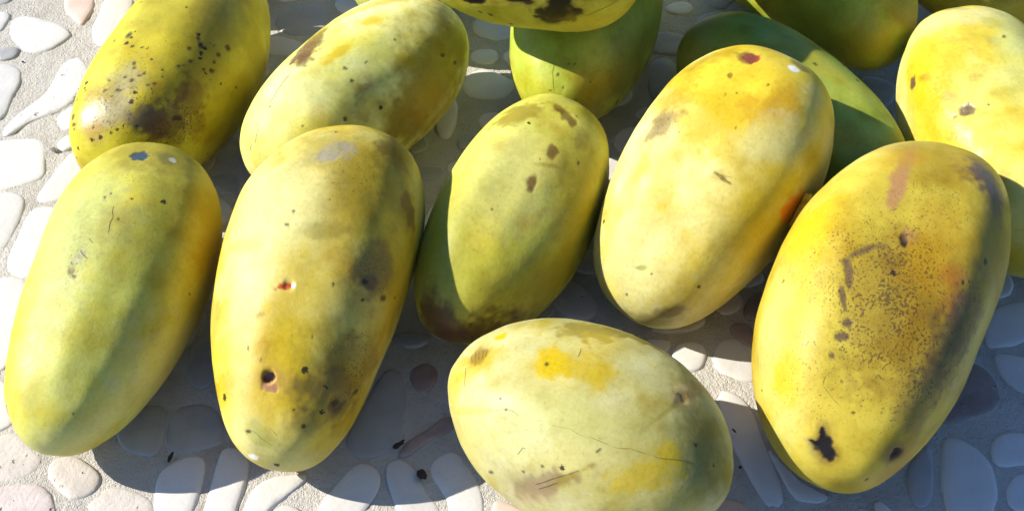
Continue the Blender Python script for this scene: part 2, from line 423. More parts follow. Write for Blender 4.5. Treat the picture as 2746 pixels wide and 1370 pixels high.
FRUIT['pale yellow pawpaw lying crosswise at the bottom centre'] = dict(
 form=[2.268, -9.68, -0.533, 4.613, 2.964, 0.03, 0.079, -0.056, -0.002, 0.013, 0.84],
 base=0.2,
 tilt=0.0,
 n=112,
 freq=0.3,
 skin=((0.48, 0.442, 0.17), (0.451, 0.394, 0.11)),
 blotch=[(1.649,1.689,2.153,1.835,-2.67,'PW',0.3,0.05),
  (2.19,2.762,1.148,1.454,0.94,'PW',0.35,0.1),
  (1.597,2.107,1.729,0.652,-2.88,'PG',0.3,0.1),
  (1.833,1.636,0.572,0.546,-2.87,'BY',1,0.6),
  (1.763,1.676,0.311,0.252,-2.67,'BY',0.6,0.6),
  (1.597,1.532,0.659,0.553,-2.39,'Y',0.8,0.6),
  (1.501,1.61,0.298,0.521,0.52,'Y',0.6,0.6),
  (1.745,1.021,0.893,0.566,-2.75,'OL',0.8,0.8),
  (1.545,0.798,1.079,0.398,-3.09,'OL',0.95,0.8),
  (1.641,1.191,0.662,0.551,-2.54,'Y',0.5,0.5),
  (2.409,1.859,0.643,0.688,-0.1,'Y',0.85,0.4),
  (2.443,1.793,0.381,0.444,-2.6,'BR',0.6,0.7),
  (2.627,2.225,0.478,0.707,0.41,'Y',0.6,0.3),
  (2.365,1.361,0.18,0.204,2.99,'BY',1,0.9),
  (0.986,1.217,0.409,0.108,-1.81,'RD',0.85,0.7),
  (0.96,1.021,0.801,0.26,-1.79,'PK',0.65,0.3),
  (1.03,1.505,0.8,0.082,-1.81,'OL',0.55,0.4),
  (0.785,1.296,0.602,1.27,0.81,'OL',0.6,0.5),
  (0.681,1.466,0.651,0.794,0.81,'DG',0.45,0.3),
  (0.524,2.081,0.537,0.524,0.41,'DG',0.5,0.3),
  (0.506,1.348,0.534,1.289,0.9,'OL',0.6,0.2),
  (0.881,1.95,0.412,0.332,-2.66,'BY',0.75,0.6),
  (0.934,2.251,0.898,0.449,-2.46,'BY',0.75,0.6),
  (0.628,2.409,0.705,0.451,-3.0,'Y',0.4,0.3),
  (1.745,2.631,0.326,0.402,0.11,'PW',0.9,0.5),
  (1.571,2.88,1.264,0.323,-2.4,'BR',0.6,0.6),
  (1.588,3.024,1.129,0.351,-2.29,'PK',0.4,0.5),
  (1.405,2.605,0.703,0.109,-2.25,'OL',0.6,0.6),
  (1.737,3.037,1.361,0.914,-2.68,'GR',0.3,0.3),
  (2.304,2.618,1.026,0.119,-2.57,'Y',0.4,0.3),
  (0.367,0.445,0.148,0.355,1.18,'OR',1,1)],
 speckle=[(1.623,2.932,1.433,0.573,-2.48,0.25,0),
  (1.492,2.409,1.784,0.629,-2.71,0.05,1),
  (0.646,1.558,0.857,1.208,0.57,0.3,0)],
 dot=[(2.007,2.199,0.059,0.042,-2.83),
  (1.937,2.265,0.061,0.043,-2.82),
  (1.859,1.662,0.062,0.098,0.66),
  (0.724,1.636,0.085,0.062,0.51),
  (1.58,2.605,0.071,0.056,-2.58),
  (1.292,2.238,0.047,0.044,-2.68),
  (1.283,2.212,0.045,0.028,-2.68),
  (1.946,3.181,0.171,0.063,-2.26),
  (1.693,2.788,0.07,0.053,-2.61)],
 dent=[(0.986, 1.217, 0.17, 0.05)],
 groove=[],
 scratch=[([(2.094,2.395),(1.937,2.265)],0.022,'OL'),
  ([(1.929,2.265),(1.868,2.251),(1.824,2.265)],0.028,'BR'),
  ([(1.614,2.199),(1.501,2.16),(1.379,2.16)],0.02,'OL'),
  ([(1.379,2.147),(1.3,2.147),(1.213,2.147)],0.042,'OL'),
  ([(1.213,2.147),(1.117,2.094),(1.004,2.068)],0.05,'OL'),
  ([(1.004,2.068),(0.89,2.029),(0.663,1.885)],0.022,'OL'),
  ([(2.496,2.068),(2.426,2.199),(2.365,2.304)],0.03,'BR'),
  ([(2.548,1.767),(2.461,1.95)],0.03,'BR'),
  ([(2.513,1.715),(2.391,1.99)],0.03,'BR'),
  ([(2.478,1.689),(2.4,1.872)],0.03,'BR'),
  ([(2.443,1.662),(2.365,1.846)],0.025,'BR'),
  ([(2.4,1.649),(2.356,1.793)],0.025,'BR'),
  ([(1.71,1.453),(1.728,1.335)],0.03,'BR'),
  ([(1.763,2.618),(1.737,2.526),(1.719,2.526)],0.035,'BK'),
  ([(1.597,2.88),(1.466,2.644),(1.353,2.474)],0.03,'BR'),
  ([(1.571,2.919),(1.457,2.71)],0.03,'BR')],
 flap=[],
)
FRUIT['pawpaw with large black blotches piled on top at the top edge'] = dict(
 form=[0.277, 7.556, -0.33, 4.712, 2.876, 0.051, 0.135, 0.037, -0.03, 0.011, 0.96],
 base=5.5,
 tilt=0.0,
 n=96,
 freq=0.35,
 skin=((0.446, 0.401, 0.043), (0.478, 0.462, 0.049)),
 blotch=[(1.082,3.416,0.725,0.46,2.96,'BK',1,0.9),
  (1.056,3.22,0.457,0.487,-3.07,'BK',1,0.9),
  (1.134,3.547,0.378,0.209,3.05,'BK',1,0.9),
  (0.925,3.377,0.36,0.249,3.06,'BK',1,0.9),
  (1.745,3.351,0.411,0.195,-2.97,'BK',1,0.9),
  (1.396,3.194,0.468,0.158,-3.03,'BK',1,0.9),
  (1.3,3.22,0.182,0.104,-2.95,'BK',0.9,0.9),
  (0.829,3.05,0.342,0.13,-3.14,'BK',1,0.9),
  (1.213,2.945,1.046,0.361,-2.98,'BK',0.9,0.9),
  (1.649,3.05,1.339,0.295,-2.89,'BK',0.9,0.9),
  (0.724,3.718,1.096,0.677,3.01,'Y',0.5,0.2)],
 speckle=[(1.667,3.534,1.275,0.778,-3.13,0.11,1),
  (1.353,3.259,2.861,0.507,-2.93,0.4,0)],
 dot=[(1.623,3.6,0.116,0.129,-2.65),
  (1.475,3.783,0.09,0.091,-2.71),
  (1.702,3.587,0.089,0.09,-2.73)],
 dent=[],
 groove=[],
 scratch=[([(0.82,3.482),(0.637,3.377),(0.463,3.246)],0.035,'BR')],
 flap=[],
)
FRUIT['shaded green pawpaw underneath the black-blotched fruit'] = dict(
 form=[3.15, 11.08, 1.364, 6.5, 2.975, 0.001, 0.11, -0.003, 0.003, 0.024, 0.96],
 base=0.2,
 tilt=0.0,
 n=84,
 freq=0.4,
 skin=((0.35, 0.446, 0.05), (0.392, 0.419, 0.04)),
 blotch=[(2.705,2.749,1.354,1.16,2.79,'O',0.45,0.1),
  (2.88,3.547,1.376,0.754,-2.67,'OL',0.6,0.1),
  (2.731,0.118,1.306,0.995,0.21,'Y',0.35,0.1),
  (2.26,2.893,1.29,1.789,-0.96,'DG',0.5,0.1)],
 speckle=[(2.705,1.872,2.023,1.694,1.95,0.04,1),
  (2.313,2.958,1.419,2.139,-0.68,0.06,1)],
 dot=[(2.731,1.414,0.068,0.079,1.51),
  (2.618,1.676,0.052,0.071,-1.42),
  (2.609,1.793,0.058,0.054,1.96),
  (2.906,1.047,0.041,0.045,1.11),
  (2.871,1.623,0.054,0.057,1.87),
  (2.697,2.382,0.051,0.044,2.32)],
 dent=[],
 groove=[],
 scratch=[([(2.618,1.322),(2.714,1.257),(2.819,1.244),(2.915,1.204)],0.03,'DG')],
 flap=[],
)
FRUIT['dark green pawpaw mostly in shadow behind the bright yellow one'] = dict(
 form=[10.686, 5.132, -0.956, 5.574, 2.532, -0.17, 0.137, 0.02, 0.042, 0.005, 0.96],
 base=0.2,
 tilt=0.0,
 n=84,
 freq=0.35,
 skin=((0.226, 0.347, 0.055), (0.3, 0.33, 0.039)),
 blotch=[(2.304,2.513,1.497,1.288,0.63,'OL',0.6,0.1),
  (1.274,1.361,1.661,0.951,-2.9,'Y',0.35,0.15),
  (0.89,1.911,1.198,0.451,-3.1,'G',0.4,0.2)],
 speckle=[(1.414,1.453,2.22,1.611,-2.83,0.04,1)],
 dot=[(1.51,1.348,0.101,0.11,-1.81)],
 dent=[],
 groove=[],
 scratch=[],
 flap=[],
)
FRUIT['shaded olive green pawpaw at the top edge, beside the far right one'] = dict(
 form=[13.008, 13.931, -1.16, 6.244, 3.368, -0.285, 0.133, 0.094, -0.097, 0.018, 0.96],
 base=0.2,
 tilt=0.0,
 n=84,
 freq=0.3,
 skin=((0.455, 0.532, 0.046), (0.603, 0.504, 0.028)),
 blotch=[(0.384,2.932,1.164,1.099,-2.72,'O',0.5,0.1),
  (0.908,3.207,2.585,1.092,-3.13,'G',0.4,0.1),
  (0.497,1.126,0.709,0.625,-1.38,'Y',0.5,0.1)],
 speckle=[(0.724,2.932,3.004,1.459,-2.94,0.02,1)],
 dot=[],
 dent=[],
 groove=[],
 scratch=[],
 flap=[],
)
FRUIT['glossy yellow pawpaw with a grey scab at the far right'] = dict(
 form=[18.013, 2.978, -1.401, 6.044, 3.297, 0.044, 0.104, 0.052, 0.077, 0.015, 0.96],
 base=0.2,
 tilt=-0.1047,
 n=112,
 freq=0.35,
 skin=((0.62, 0.56, 0.128), (0.58, 0.46, 0.032)),
 blotch=[(2.356,1.924,2.173,0.863,-1.73,'PW',0.7,0.1),
  (1.859,1.44,0.711,2.477,1.16,'PG',0.6,0.1),
  (1.876,3.416,1.641,1.143,1.01,'PW',0.5,0.1),
  (1.344,2.854,2.344,0.794,-2.34,'BY',0.4,0.1),
  (0.908,2.265,0.487,0.776,1.01,'PG',0.3,0.1),
  (1.859,2.566,1.369,0.993,-2.4,'BY',0.7,0.15),
  (1.693,2.631,0.788,0.867,1.14,'BY',0.7,0.2),
  (2.138,1.505,0.323,0.489,-1.65,'G',0.45,0.5),
  (1.902,2.749,0.232,0.255,1.5,'PB',0.9,0.9),
  (1.641,2.33,0.833,1.998,1.33,'gloss',1,0.3),
  (1.841,2.553,0.331,0.167,-2.33,'BR',0.4,0.5),
  (1.466,2.304,0.315,0.282,-2.57,'PB',0.85,0.8),
  (1.606,2.395,0.313,0.203,-2.57,'PK',0.35,0.6),
  (1.466,2.435,0.1,0.089,-2.13,'OL',0.8,0.9),
  (1.658,2.068,0.18,0.221,-2.18,'OL',0.3,0.6),
  (2.697,1.924,0.733,0.41,-2.58,'BR',0.45,0.5),
  (2.697,2.199,0.139,0.195,0.12,'BR',0.6,0.6),
  (1.274,2.016,0.744,0.599,-2.03,'Y',0.5,0.2)],
 speckle=[(1.562,2.199,1.599,1.925,-2.18,0.02,1),
  (1.78,2.618,1.362,0.938,-2.37,0.2,0)],
 dot=[(1.501,2.251,0.05,0.057,-2.13),
  (1.44,2.081,0.043,0.052,-1.59),
  (1.955,1.492,0.053,0.108,-2.11)],
 dent=[],
 groove=[],
 scratch=[],
 flap=[],
)
FRUIT['bright yellow pawpaw peeking in at the top right corner'] = dict(
 form=[22.0, 15.0, 0.35, 5.2, 3.2, 0, 0.12, 0, 0, 0, 0.96],
 base=0.2,
 tilt=0.0,
 n=60,
 freq=0.35,
 skin=((0.62, 0.48, 0.04), (0.6, 0.44, 0.02)),
 blotch=[],
 speckle=[],
 dot=[],
 dent=[],
 groove=[],
 scratch=[],
 flap=[],
)
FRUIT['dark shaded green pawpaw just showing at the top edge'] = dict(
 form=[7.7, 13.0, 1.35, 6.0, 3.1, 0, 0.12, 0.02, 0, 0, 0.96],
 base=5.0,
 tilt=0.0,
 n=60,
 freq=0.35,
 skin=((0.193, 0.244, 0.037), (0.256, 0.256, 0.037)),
 blotch=[],
 speckle=[],
 dot=[],
 dent=[],
 groove=[],
 scratch=[],
 flap=[],
)
FRUIT['green-yellow pawpaw mostly hidden behind the brown-scarred pale green fruit'] = dict(
 form=[-4.5, 16.35, 1.5, 5.1, 2.9, 0, 0.12, 0.02, 0, 0, 0.96],
 base=0.2,
 tilt=0.0,
 n=60,
 freq=0.35,
 skin=((0.45, 0.46, 0.1), (0.44, 0.4, 0.04)),
 blotch=[],
 speckle=[],
 dot=[],
 dent=[],
 groove=[],
 scratch=[],
 flap=[],
)
FRUIT['yellow pawpaw lying behind the black-specked olive one, beyond the top edge'] = dict(
 form=[-14.5, 17.2, 0.3, 5.0, 3.0, 0, 0.12, 0.02, 0, 0, 0.96],
 base=0.2,
 tilt=0.0,
 n=60,
 freq=0.35,
 skin=((0.5, 0.44, 0.07), (0.48, 0.38, 0.03)),
 blotch=[],
 speckle=[],
 dot=[],
 dent=[],
 groove=[],
 scratch=[],
 flap=[],
)
PEBBLES = [
 ('white',[(-22.62,13.83),(-22.58,14.68),(-21.95,14.93),(-21.12,14.56),(-20.34,14.23),(-19.89,13.74),(-19.57,13.39),(-19.88,12.82),(-20.37,12.15),(-21.30,12.10),(-21.85,12.65),(-22.28,13.18)]),
 ('white',[(-24.02,15.13),(-23.01,15.19),(-22.74,14.82),(-22.75,14.21),(-22.84,13.55),(-23.54,13.46)]),
 ('pink',[(-20.76,16.45),(-20.46,15.37),(-20.08,14.81),(-19.38,14.05),(-19.22,14.51),(-19.07,15.37),(-19.26,16.45),(-20.03,16.77)]),
 ('white',[(-18.73,16.70),(-18.83,15.09),(-18.85,13.66),(-18.40,12.65),(-17.77,12.42),(-17.26,14.20),(-17.41,16.70)]),
 ('white',[(-23.31,11.41),(-22.25,11.41),(-21.72,11.30),(-21.18,10.94),(-21.00,10.08),(-21.09,9.00),(-21.01,7.92),(-21.34,7.61),(-22.27,7.90)]),
 ('pitted_white',[(-20.90,6.73),(-20.85,7.49),(-20.24,8.48),(-19.71,9.46),(-19.60,10.55),(-19.49,11.53),(-19.16,11.98),(-18.56,11.58),(-18.13,10.66),(-18.19,9.54),(-18.53,8.58),(-19.11,8.06),(-19.76,7.65),(-20.32,7.04),(-20.53,6.58)]),
 ('white',[(-21.53,6.34),(-20.89,6.39),(-19.91,6.56),(-19.16,6.54),(-18.89,6.12),(-18.48,4.53),(-18.50,4.11),(-19.17,3.81),(-20.04,3.39),(-20.69,3.44)]),
 ('white',[(-20.59,3.26),(-19.97,3.30),(-19.58,3.49),(-18.90,3.10),(-18.78,2.54),(-18.78,1.51),(-18.89,0.50),(-19.11,0.25),(-19.76,0.42)]),
 ('white',[(-17.72,5.81),(-17.92,5.35),(-18.33,3.82),(-18.54,3.11),(-18.40,2.75),(-17.56,2.75),(-16.90,3.52),(-16.91,4.92),(-17.16,5.64)]),
 ('blush',[(-17.55,2.66),(-18.18,2.66),(-18.63,2.37),(-18.63,1.28),(-18.74,0.10),(-18.65,-0.66),(-18.35,-0.99),(-17.58,-1.23),(-17.11,-0.80),(-16.90,0.75),(-17.10,2.15)]),
 ('white',[(-19.20,-1.06),(-17.90,-1.12),(-17.46,-1.46),(-17.33,-2.49),(-17.23,-4.75),(-17.37,-5.37),(-17.90,-5.55)]),
 ('white',[(-17.93,-5.82),(-17.38,-5.78),(-17.05,-5.99),(-16.76,-6.83),(-16.35,-7.66),(-16.79,-7.90),(-17.32,-7.90)]),
 ('pitted_tan',[(-17.18,-8.17),(-16.80,-8.07),(-16.19,-7.90),(-15.32,-8.78),(-15.01,-8.97),(-15.25,-9.51),(-15.76,-9.84),(-16.28,-9.89),(-16.71,-9.82)]),
 ('pitted_tan',[(-14.92,-8.98),(-14.51,-8.84),(-14.08,-8.80),(-12.99,-9.59),(-13.09,-10.27),(-13.77,-10.60),(-14.20,-10.33),(-14.89,-9.59)]),
 ('pitted_pink',[(-16.69,-10.02),(-16.29,-10.02),(-15.56,-9.93),(-14.99,-9.86),(-14.48,-10.28),(-14.13,-11.04),(-14.04,-11.49),(-16.27,-11.49)]),
 ('pitted_tan',[(-13.25,-10.47),(-12.93,-10.08),(-12.54,-9.97),(-11.32,-10.42),(-11.14,-11.00),(-11.09,-11.60),(-12.72,-11.60),(-13.26,-11.00)]),
 ('white',[(-11.31,-9.37),(-10.66,-8.90),(-9.94,-8.83),(-9.78,-9.13),(-9.82,-10.28),(-9.95,-11.09),(-10.00,-11.54),(-11.00,-11.54),(-11.32,-10.28)]),
 ('white',[(-9.43,-8.55),(-9.08,-8.44),(-8.58,-8.73),(-8.38,-9.16),(-8.48,-10.26),(-8.61,-11.12),(-8.62,-11.57),(-9.67,-11.57),(-9.58,-10.26),(-9.52,-9.27)]),
 ('white',[(-6.64,-9.53),(-6.48,-9.73),(-6.94,-10.25),(-7.58,-10.94),(-7.93,-11.40),(-8.52,-11.40),(-8.26,-10.25),(-7.97,-9.83),(-7.25,-9.51)]),
 ('white',[(-7.68,-11.10),(-7.19,-10.60),(-6.69,-10.74),(-6.37,-11.10),(-6.52,-11.55),(-7.52,-11.55)]),
 ('grey',[(-13.06,-6.85),(-11.58,-6.75),(-11.36,-7.74),(-11.42,-8.76),(-11.66,-8.93),(-12.66,-8.71),(-13.09,-7.88)]),
 ('grey',[(-11.44,-7.12),(-10.63,-6.67),(-9.78,-6.94),(-9.27,-8.34),(-9.79,-8.53),(-10.95,-8.89),(-11.21,-8.64)]),
 ('grey',[(-11.23,-4.30),(-10.63,-3.66),(-10.09,-4.39),(-10.00,-5.80),(-10.45,-6.41),(-11.10,-5.80)]),
 ('grey',[(-4.28,-5.25),(-3.84,-5.39),(-3.58,-6.20),(-3.47,-7.17),(-3.56,-8.20),(-4.04,-8.73),(-4.74,-8.99),(-5.22,-8.69),(-5.50,-8.18),(-4.83,-6.46)]),
 ('white',[(-5.55,-9.97),(-5.14,-9.23),(-4.68,-9.10),(-4.23,-9.42),(-4.14,-9.97),(-4.54,-10.81),(-4.81,-11.23),(-6.18,-11.31),(-6.03,-10.55)]),
 ('white',[(-4.12,-9.30),(-3.72,-8.96),(-3.29,-9.11),(-2.95,-9.66),(-2.59,-10.34),(-2.21,-10.82),(-2.15,-11.39),(-3.44,-11.39),(-3.83,-10.28)]),
 ('white',[(-2.73,-9.32),(-2.13,-8.56),(-1.59,-8.78),(-1.04,-9.87),(-0.86,-10.48),(-0.90,-11.33),(-1.93,-11.33),(-2.02,-10.48),(-2.46,-9.87)]),
 ('red',[(-3.73,-8.91),(-3.50,-8.36),(-2.87,-7.91),(-2.04,-7.11),(-1.60,-7.68),(-2.85,-8.40),(-3.36,-8.94)]),
 ('red',[(-3.54,-5.35),(-2.90,-4.99),(-2.39,-5.54),(-2.83,-6.55),(-3.41,-6.18)]),
 ('grey',[(-4.25,-3.75),(-2.84,-3.75),(-2.84,-4.21),(-3.47,-4.48),(-4.00,-4.26)]),
 ('pink',[(-0.70,-10.43),(-0.03,-10.58),(0.76,-11.12),(0.36,-11.57),(-0.56,-11.42)]),
 ('white',[(6.81,-6.46),(7.28,-6.19),(7.93,-6.77),(8.12,-7.80),(8.51,-9.59),(8.55,-10.69),(8.16,-10.89),(7.86,-10.66),(7.25,-8.83),(6.92,-7.34)]),
 ('white',[(8.15,-8.33),(8.65,-9.14),(9.32,-10.05),(10.06,-10.34),(9.74,-10.62),(8.92,-10.59),(8.71,-10.14)]),
 ('white',[(5.42,-4.95),(5.70,-4.18),(6.62,-4.12),(6.79,-4.68),(6.62,-5.20),(6.35,-5.44),(5.80,-5.39)]),
 ('white',[(6.87,-4.96),(6.93,-4.77),(7.23,-3.90),(8.41,-3.99),(8.50,-4.94),(8.36,-6.03),(7.14,-5.60)]),
 ('blush',[(7.12,-2.44),(8.03,-1.72),(8.39,-2.07),(8.18,-2.69),(7.51,-2.97)]),
 ('white',[(4.71,-3.51),(6.31,-3.16),(6.91,-2.99),(6.81,-3.40),(6.17,-3.72),(5.14,-3.75)]),
 ('red',[(7.51,-3.32),(8.51,-3.25),(8.52,-4.59),(7.97,-4.35)]),
 ('red',[(8.46,-2.10),(9.18,-1.61),(9.12,-3.06),(8.11,-3.11)]),
 ('white',[(13.98,-8.21),(14.52,-8.07),(15.16,-8.40),(15.47,-9.31),(15.41,-10.14),(14.92,-11.14),(14.63,-11.44),(13.57,-11.44),(13.55,-10.06)]),
 ('white',[(15.59,-10.08),(16.07,-9.53),(16.66,-9.53),(16.35,-11.08),(15.53,-10.81)]),
 ('white',[(16.54,-4.67),(17.08,-4.66),(17.99,-4.92),(17.64,-6.62),(17.23,-6.42),(16.65,-5.78)]),
 ('white',[(16.90,-2.73),(17.74,-2.31),(18.93,-2.22),(18.43,-3.97),(16.86,-4.46),(16.41,-4.28)]),
 ('pitted_brown',[(15.75,-4.93),(16.26,-5.21),(16.49,-6.18),(16.30,-6.87),(15.28,-7.37),(14.24,-7.63),(13.79,-7.37),(15.01,-5.68)]),
 ('grey',[(13.28,-8.49),(13.73,-8.32),(13.24,-10.71),(12.48,-10.86),(12.52,-9.46)]),
 ('white',[(10.64,-10.77),(11.16,-10.83),(11.17,-11.40),(10.36,-11.55)]),
 ('white',[(11.35,-10.35),(11.96,-10.93),(11.71,-11.49),(11.27,-11.41)]),
 ('grey',[(-10.84,14.50),(-10.19,15.46),(-9.13,15.80),(-8.26,15.08),(-8.10,14.26),(-9.07,13.29),(-10.14,13.41)]),
 ('white',[(-11.18,12.82),(-10.75,13.41),(-9.41,13.05),(-9.14,12.58),(-9.71,11.86),(-10.89,12.01)]),
 ('blush',[(-3.25,8.81),(-2.21,9.34),(-2.33,6.55),(-3.12,6.40)]),
 ('grey',[(-3.88,4.76),(-2.67,4.83),(-2.73,3.99),(-3.68,3.99)]),
 ('grey',[(-12.02,4.20),(-10.85,4.53),(-10.64,3.14),(-11.61,3.48)]),
 ('grey',[(5.89,11.51),(6.99,11.93),(7.37,10.25),(6.53,8.64),(5.70,8.90)]),
 ('white',[(3.56,5.06),(4.15,5.47),(4.78,5.16),(4.77,4.52),(3.98,3.98),(3.56,4.28)]),
]
CRUMBS = [
 ('small black stalk fragment lying in the shadow between the two left front fruits',-10.96,-9.07,0.43,0.14,100),
 ('dark three-cornered leaf fragment on the pebbles in front of the holed fruit',-2.88,-9.69,0.36,0.31,80),
 ('elongated dark crumb beside the dark red pebble, behind the crosswise fruit',-3.67,-8.57,0.44,0.16,-40),
 ('tiny round black crumb on the table just right of the crosswise fruit',7.27,-9.44,0.11,0.10,0),
 ('thin dark twig crumb touching the right end of the crosswise fruit',7.25,-8.03,0.20,0.06,50),
 ('small grey grit crumb standing in for a dark pit in sunlit grout at the far left edge',-18.48,5.74,0.35,0.19,30),  # added lump that stands in for a dark pit in the grout
 ('tiny dark crumb on grout near the white pebble at the top left',-21.27,11.43,0.12,0.09,30),
]


# ------------------------------------------------------------------ helpers
def vnoise(P, freq, seed):
    """smooth value noise in [-1, 1] at the points P (n,3)"""
    q = np.asarray(P) * freq + seed * 17.31
    i = np.floor(q).astype(np.int64); f = q - i; f = f * f * (3 - 2 * f)
    def h(a, b, c):
        n = (a * 73856093) ^ (b * 19349663) ^ (c * 83492791) ^ (seed * 2654435)
        n = (n ^ (n >> 13)) * 1274126177 & 0x7fffffff
        n = (n ^ (n >> 15)) * 668265263 & 0x7fffffff
        return (n % 65536) / 32767.5 - 1
    r = 0
    for dx in (0, 1):
        for dy in (0, 1):
            for dz in (0, 1):
                w = (f[:, 0] if dx else 1 - f[:, 0]) * (f[:, 1] if dy else 1 - f[:, 1]) * (f[:, 2] if dz else 1 - f[:, 2])
                r = r + w * h(i[:, 0] + dx, i[:, 1] + dy, i[:, 2] + dz)
    return r

def fbm(P, freq, seed, octaves=3):
    r, a = 0, 1
    for k in range(octaves):
        r = r + a * vnoise(P, freq * 2 ** k, seed + k); a *= .5
    return r

def mesh_obj(name, verts, faces, material, parent=None, smooth=True):
    me = bpy.data.meshes.new(name)
    me.from_pydata([tuple(v) for v in verts], [], [tuple(f) for f in faces])
    me.materials.append(material)
    if smooth: me.polygons.foreach_set('use_smooth', [True] * len(me.polygons))
    me.update()
    o = bpy.data.objects.new(name, me); col.objects.link(o); o.parent = parent
    return o

class NT:
    """small wrapper to write node graphs"""
    def __init__(self, name):
        self.m = bpy.data.materials.new(name); self.m.use_nodes = True
        self.n = self.m.node_tree.nodes; self.l = self.m.node_tree.links
        self.b = self.n['Principled BSDF']
    def node(self, t, **kw):
        x = self.n.new(t)
        for k, v in kw.items():
            if k.startswith('i_'):
                k = k[2:]; k = int(k) if k.isdigit() else k.replace('_', ' ')
                if hasattr(v, 'is_linked') or isinstance(v, bpy.types.NodeSocket): self.l.new(v, x.inputs[k])
                else: x.inputs[k].default_value = v
            else: setattr(x, k, v)
        return x
    def math(self, op, a, b=0.0, clamp=False):
        x = self.n.new('ShaderNodeMath'); x.operation = op; x.use_clamp = clamp
        for k, v in enumerate((a, b)):
            if isinstance(v, bpy.types.NodeSocket): self.l.new(v, x.inputs[k])
            else: x.inputs[k].default_value = v
        return x.outputs[0]
    def ramp(self, fac, lo, hi):
        x = self.n.new('ShaderNodeMapRange'); x.interpolation_type = 'SMOOTHSTEP'
        self.l.new(fac, x.inputs[0]); x.inputs[1].default_value = lo; x.inputs[2].default_value = hi
        return x.outputs[0]
    def mix(self, fac, a, b, blend='MIX'):
        x = self.n.new('ShaderNodeMix'); x.data_type = 'RGBA'; x.blend_type = blend
        for k, v in ((0, fac), (6, a), (7, b)):
            if isinstance(v, bpy.types.NodeSocket): self.l.new(v, x.inputs[k])
            elif k == 0: x.inputs[k].default_value = v
            else: x.inputs[k].default_value = (*v, 1)
        return x.outputs[2]
    def coords(self, scale=100.0, random_offset=False):
        t = self.n.new('ShaderNodeTexCoord'); m = self.n.new('ShaderNodeMapping'); self.l.new(t.outputs['Object'], m.inputs[0])
        m.inputs['Scale'].default_value = (scale,) * 3
        out = m.outputs[0]
        if random_offset:
            oi = self.n.new('ShaderNodeObjectInfo'); c = self.n.new('ShaderNodeCombineXYZ')
            s = self.math('MULTIPLY', oi.outputs['Random'], 97.0)
            for k in range(3): self.l.new(s, c.inputs[k])
            a = self.n.new('ShaderNodeVectorMath'); self.l.new(out, a.inputs[0]); self.l.new(c.outputs[0], a.inputs[1]); out = a.outputs[0]
        return out
    def noise(self, vec, scale, detail=4, rough=.55, out=0):
        return self.node('ShaderNodeTexNoise', i_Vector=vec, i_Scale=scale, i_Detail=float(detail), i_Roughness=rough).outputs[out]
    def bump(self, height, strength, distance, normal=None):
        x = self.node('ShaderNodeBump', i_Height=height, i_Strength=strength, i_Distance=distance)
        if normal: self.l.new(normal, x.inputs['Normal'])
        return x.outputs[0]
    def set(self, **kw):
        for k, v in kw.items():
            k = k.replace('_', ' ')
            if isinstance(v, bpy.types.NodeSocket): self.l.new(v, self.b.inputs[k])
            else: self.b.inputs[k].default_value = v

# ------------------------------------------------------------------ materials
def skin_material():
    t = NT('pawpaw_skin'); v = t.coords(100, True)
    skin = t.node('ShaderNodeAttribute', attribute_name='skin').outputs['Color']
    marks = t.node('ShaderNodeSeparateColor', i_0=t.node('ShaderNodeAttribute', attribute_name='marks').outputs['Color'])
    fine, big, wet = marks.outputs[0], marks.outputs[1], marks.outputs[2]
    # fine mottling of the rind
    n2 = t.noise(v, 7.0, 4, .7)
    c = t.mix(t.math('MULTIPLY', t.ramp(n2, .50, .75), .40), skin, t.mix(1.0, skin, (1.25, 1.26, 1.6), 'MULTIPLY'))
    c = t.mix(t.math('MULTIPLY', t.ramp(n2, .50, .25), .45), c, t.mix(1.0, skin, (.68, .60, .35), 'MULTIPLY'))
    # speckles: irregular little corky dots, thicker where the marks attribute says so
    wob = t.node('ShaderNodeVectorMath', operation='MULTIPLY_ADD'); t.l.new(t.noise(v, 14.0, 1, .6, 1), wob.inputs[0])
    wob.inputs[1].default_value = (.16,) * 3; t.l.new(v, wob.inputs[2])
    def dots(scale, density, radius, gain):
        vo = t.node('ShaderNodeTexVoronoi', i_Vector=wob.outputs[0], i_Scale=scale, i_Randomness=1.0)
        s = t.node('ShaderNodeSeparateColor', i_0=vo.outputs['Color'])
        here = t.math('LESS_THAN', s.outputs[0], t.math('MULTIPLY', density, gain))
        r = t.math('MULTIPLY', t.math('POWER', s.outputs[1], 1.6), radius)
        d = t.math('MULTIPLY', t.math('SUBTRACT', t.math('ADD', r, .06), vo.outputs['Distance']), 9.0, True)
        return t.math('MULTIPLY', here, d)
    g16 = t.noise(v, 12.5, 4, .66)
    lim = t.math('SUBTRACT', .69, t.math('MULTIPLY', fine, .245))
    d0 = t.math('MULTIPLY', t.math('SUBTRACT', g16, lim), 16.0, True)
    d1 = dots(3.3, t.math('ADD', big, .004), .36, 1.0)
    c = t.mix(t.math('MULTIPLY', t.math('MULTIPLY', d0, t.math('MULTIPLY', fine, 3.0, True)), .72), c, (.058, .026, .017))
    c = t.mix(t.math('MULTIPLY', d1, .92), c, (.022, .012, .008))
    rough = t.math('ADD', t.math('MULTIPLY', n2, .50), .24)
    rough = t.math('MAXIMUM', t.math('SUBTRACT', rough, t.math('MULTIPLY', wet, .30)), .16)
    nrm = t.bump(t.noise(v, 6.0, 3, .7), .30, .00035)
    t.set(Base_Color=c, Roughness=rough, Normal=nrm, Specular_IOR_Level=t.math('ADD', t.math('MULTIPLY', wet, .6), .24), Subsurface_Weight=.6, Subsurface_Scale=.003)
    t.b.inputs['Subsurface Radius'].default_value = (1.0, .75, .18)
    return t.m

